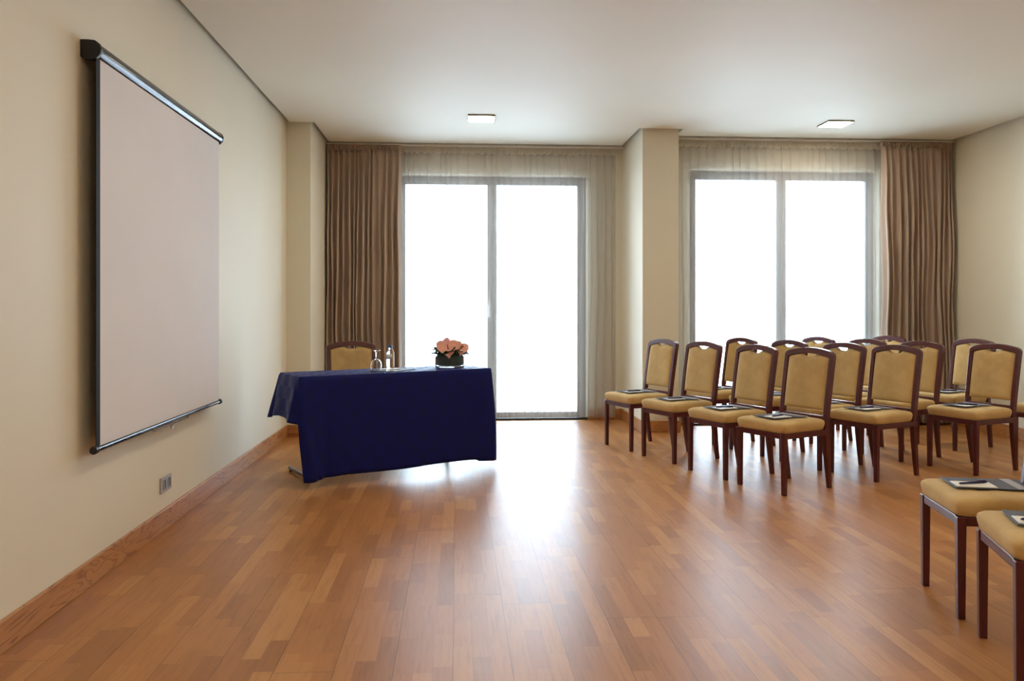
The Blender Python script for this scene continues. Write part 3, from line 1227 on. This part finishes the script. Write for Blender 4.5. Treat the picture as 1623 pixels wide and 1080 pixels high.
# water bottle
bt = empty('water_bottle', on_table(-0.485, 6.035))
tag(bt, 'small clear plastic water bottle with blue cap beside the wine glass', 'bottle')
pr = [(0.0, 0.0), (0.024, 0.0), (0.0285, 0.005)]
for k in range(8):
    z = 0.012 + k * 0.013
    pr += [(0.0285, z), (0.0272, z + 0.0065)]
pr += [(0.0285, 0.116), (0.0282, 0.128), (0.024, 0.142), (0.016, 0.155), (0.0125, 0.162), (0.0125, 0.170), (0.0, 0.171)]
obj('bottle_body', lathe(pr, 32), M['pet'], bt, smooth='auto', angle=70)
obj('bottle_cap', lathe([(0, 0.168), (0.0145, 0.168), (0.0148, 0.171), (0.0145, 0.186), (0.012, 0.188), (0, 0.188)], 24), M['cap'], bt, smooth='auto')
b = bmesh.new()
NB = 20
for k in range(NB):
    a0 = rad(-175) + rad(120) * k / NB
    a1 = rad(-175) + rad(120) * (k + 1) / NB
    vs = [b.verts.new((0.0290 * math.cos(a), 0.0290 * math.sin(a), z)) for a, z in ((a0, 0.088), (a1, 0.088), (a1, 0.124), (a0, 0.124))]
    b.faces.new(vs)
bmesh.ops.remove_doubles(b, verts=b.verts, dist=1e-5)
lb = obj('bottle_label', b, M['label'], bt, smooth=True)
md = lb.modifiers.new('label_thickness', 'SOLIDIFY'); md.thickness = 0.0003
b = bmesh.new()
for q, (a_c, z_c) in enumerate(((-125, 0.093), (-105, 0.090), (-88, 0.094), (-70, 0.091))):
    pts = [(0.0296 * math.cos(rad(a_c + 14 * s_)), 0.0296 * math.sin(rad(a_c + 14 * s_)), z_c + 0.005 * math.sin(s_ * 5 + q)) for s_ in (-0.5, -0.25, 0, 0.25, 0.5)]
    tube(b, pts, 0.0016, 5)
obj('label_mark', b, M['blueink'], lb)

# folder with notepad at the speaker's place
q = copy_thing(proto_folder, (-0.405, 6.24, TZ), rad(28 + 90 + 35))
tag(q, 'slate grey folder lying on the navy table behind the water bottle', 'folder', 'folders on the table')
q = copy_thing(proto_pad, (-0.50, 6.155, TZ + 0.0042), rad(28 + 90 + 35))
tag(q, 'white notepad on the folder on the navy table', 'notepad')

# flower arrangement
FX, FY = -0.055, 6.40
fl = empty('flower_arrangement', on_table(FX, FY))
tag(fl, 'salmon anthurium flowers with dark leaves in a round glass bowl on the table', 'flower arrangement')
BR = 0.113
obj('glass_bowl', lathe([(0, 0.0), (BR - 0.004, 0.0), (BR, 0.004), (BR, 0.084), (BR - 0.001, 0.086), (BR - 0.004, 0.086), (BR - 0.005, 0.084), (BR - 0.005, 0.010), (0, 0.010)], 48),
    M['bowlglass'], fl, smooth='auto')
obj('leaf_lining', lathe([(0, 0.016), (BR - 0.010, 0.016), (BR - 0.007, 0.022), (BR - 0.007, 0.083), (BR - 0.02, 0.100), (0.05, 0.118), (0, 0.125)], 40), M['leafin'], fl, smooth='auto')


def leaf_mesh(L, W, curl=0.2, heart=False, nx=8, ny=12):
    """leaf or heart-shaped spathe lying along +Y, upper side +Z"""
    b = bmesh.new()
    rows = []
    for j in range(ny + 1):
        t = j / ny
        if heart:
            w = W * (math.sin(PI * min(1, t * 0.93 + 0.07)) ** 0.55) * (1 - 0.25 * t)
        else:
            w = W * math.sin(PI * t) ** 0.8 * (1 - 0.3 * t)
        row = []
        for i in range(nx + 1):
            s_ = -1 + 2 * i / nx
            x = s_ * w
            y = L * t - (L * 0.22 * abs(s_) ** 1.5 * (1 - t) ** 3 if heart else 0)
            z = curl * (x * x / max(W, 1e-6)) * (1.4 if heart else 1.0) - 0.5 * curl * L * (t ** 2)
            z += 0.0035 * math.sin(t * 16 + abs(s_) * 5) * abs(s_)
            row.append(b.verts.new((x, y, z)))
        rows.append(row)
    for a, c in zip(rows, rows[1:]):
        for i in range(nx):
            b.faces.new([a[i], a[i + 1], c[i + 1], c[i]])
    return b


def petal(name, mat, L, W, loc, rx, ry, rz, curl=0.2, heart=False, parent=fl, th=0.0012):
    b = leaf_mesh(L, W, curl, heart)
    o = obj(name, b, mat, parent, smooth=True)
    o.matrix_local = Matrix.Translation(loc) @ Matrix.Rotation(rad(rz), 4, 'Z') @ Matrix.Rotation(rad(ry), 4, 'Y') @ Matrix.Rotation(rad(rx), 4, 'X')
    md = o.modifiers.new('leaf_thickness', 'SOLIDIFY'); md.thickness = th
    return o


def spathe_mesh(size, cup, seed):
    """heart-shaped flat anthurium spathe in the XY plane, tip at -Y, front side +Z"""
    b = bmesh.new()
    rnd_ = random.Random(seed)
    n, nr = 40, 7
    rings_ = []
    for j in range(nr + 1):
        q = j / nr
        row = []
        for k in range(n):
            t = 2 * PI * k / n
            hx = 16 * math.sin(t) ** 3 / 17.0
            hy = (13 * math.cos(t) - 5 * math.cos(2 * t) - 2 * math.cos(3 * t) - math.cos(4 * t) + 2.5) / 17.0
            x, y = hx * q * size, hy * q * size * 0.95
            z = cup * size * (q ** 2) * (0.6 + 0.4 * math.cos(2 * t)) - 0.25 * size * q * q * max(0, -hy)
            z += 0.035 * size * math.sin(5 * t + seed) * q ** 2
            row.append(b.verts.new((x, y, z)) if j else None)
        rings_.append(row)
    c = b.verts.new((0, 0, 0))
    for k in range(n):
        b.faces.new([c, rings_[1][k], rings_[1][(k + 1) % n]])
    for p_, q_ in zip(rings_[1:], rings_[2:]):
        for k in range(n):
            b.faces.new([p_[k], q_[k], q_[(k + 1) % n], p_[(k + 1) % n]])
    return b


# position of the heart's centre, half width, direction it faces, roll, colour
for i, (lx, ly, lz, R_, nrm, roll, mt) in enumerate((
        (-0.010, -0.090, 0.138, 0.094, (-0.10, -0.90, 0.42), 8, 'flower'),
        (0.084, -0.058, 0.140, 0.072, (0.45, -0.82, 0.35), -16, 'flower'),
        (-0.050, -0.045, 0.178, 0.062, (-0.45, -0.60, 0.65), 30, 'flower2'),
        (0.040, -0.040, 0.170, 0.062, (0.15, -0.55, 0.80), -10, 'flower'),
        (0.0, 0.06, 0.165, 0.055, (0.0, 0.80, 0.60), 0, 'flower'))):
    o = obj('bloom', spathe_mesh(R_, 0.22, i), M[mt], fl, smooth=True)
    zf = Vector(nrm).normalized()
    yf = (Vector((0, 0, 1)) - zf * zf.z).normalized()
    xf = yf.cross(zf)
    Rm = Matrix((xf, yf, zf)).transposed().to_4x4()
    o.matrix_local = Matrix.Translation((lx, ly, lz)) @ Rm @ Matrix.Rotation(rad(roll), 4, 'Z')
    md = o.modifiers.new('petal_thickness', 'SOLIDIFY'); md.thickness = 0.002
    b = bmesh.new()
    tube(b, [(0, 0.004, 0.0), (0, 0.012, 0.016), (0, 0.028, 0.040)], 0.004, 8, radii=[0.0038, 0.0036, 0.002])
    obj('spadix', b, M['spadix'], o, smooth=True)
    b = bmesh.new()
    tube(b, [(lx, ly * 0.9, lz - 0.005), (lx * 0.8, ly * 0.6, lz - 0.04), (lx * 0.5, ly * 0.4, 0.09)], 0.003, 6)
    obj('stem', b, M['leafin'], fl, smooth=True)
rl = random.Random(12)
for k in range(34):
    a = 2 * PI * k / 34 + rl.uniform(-0.1, 0.1)
    r = rl.uniform(0.05, 0.085)
    petal('leaf', M['leaf'], rl.uniform(0.065, 0.095), rl.uniform(0.020, 0.032), (r * math.cos(a), r * math.sin(a), rl.uniform(0.085, 0.125)),
          rl.uniform(0, 60), rl.uniform(-30, 30), math.degrees(a) - 90, rl.uniform(0.1, 0.5))
for (a, tz, ll) in ((185, 0.14, 0.075), (170, 0.12, 0.06), (12, 0.15, 0.07), (-5, 0.11, 0.07), (30, 0.13, 0.06)):
    petal('leaf', M['leaf'], ll, 0.022, (0.09 * math.cos(rad(a)), 0.09 * math.sin(rad(a)) - 0.02, tz - 0.03), 35, 0, a - 90, 0.3)
b = bmesh.new()
tube(b, [(0.06, 0.0, 0.10), (0.082, 0.0, 0.19), (0.092, 0.0, 0.215), (0.125, -0.005, 0.27), (0.136, -0.01, 0.30)], 0.0012, 5)
tube(b, [(0.085, 0, 0.17), (0.082, -0.01, 0.205), (0.088, -0.01, 0.232)], 0.0028, 6)
tube(b, [(0.095, 0, 0.16), (0.100, -0.01, 0.195), (0.092, -0.01, 0.215)], 0.0024, 6)
tube(b, [(0.136, -0.01, 0.30), (0.150, -0.01, 0.292)], 0.0010, 5)
obj('twig', b, M['twig'], fl, smooth=True)
b = bmesh.new()
tube(b, [(-0.03, 0.0, 0.16), (-0.032, 0.0, 0.22), (-0.034, 0.0, 0.262)], 0.0009, 5)
obj('twig', b, M['twig'], fl, smooth=True)
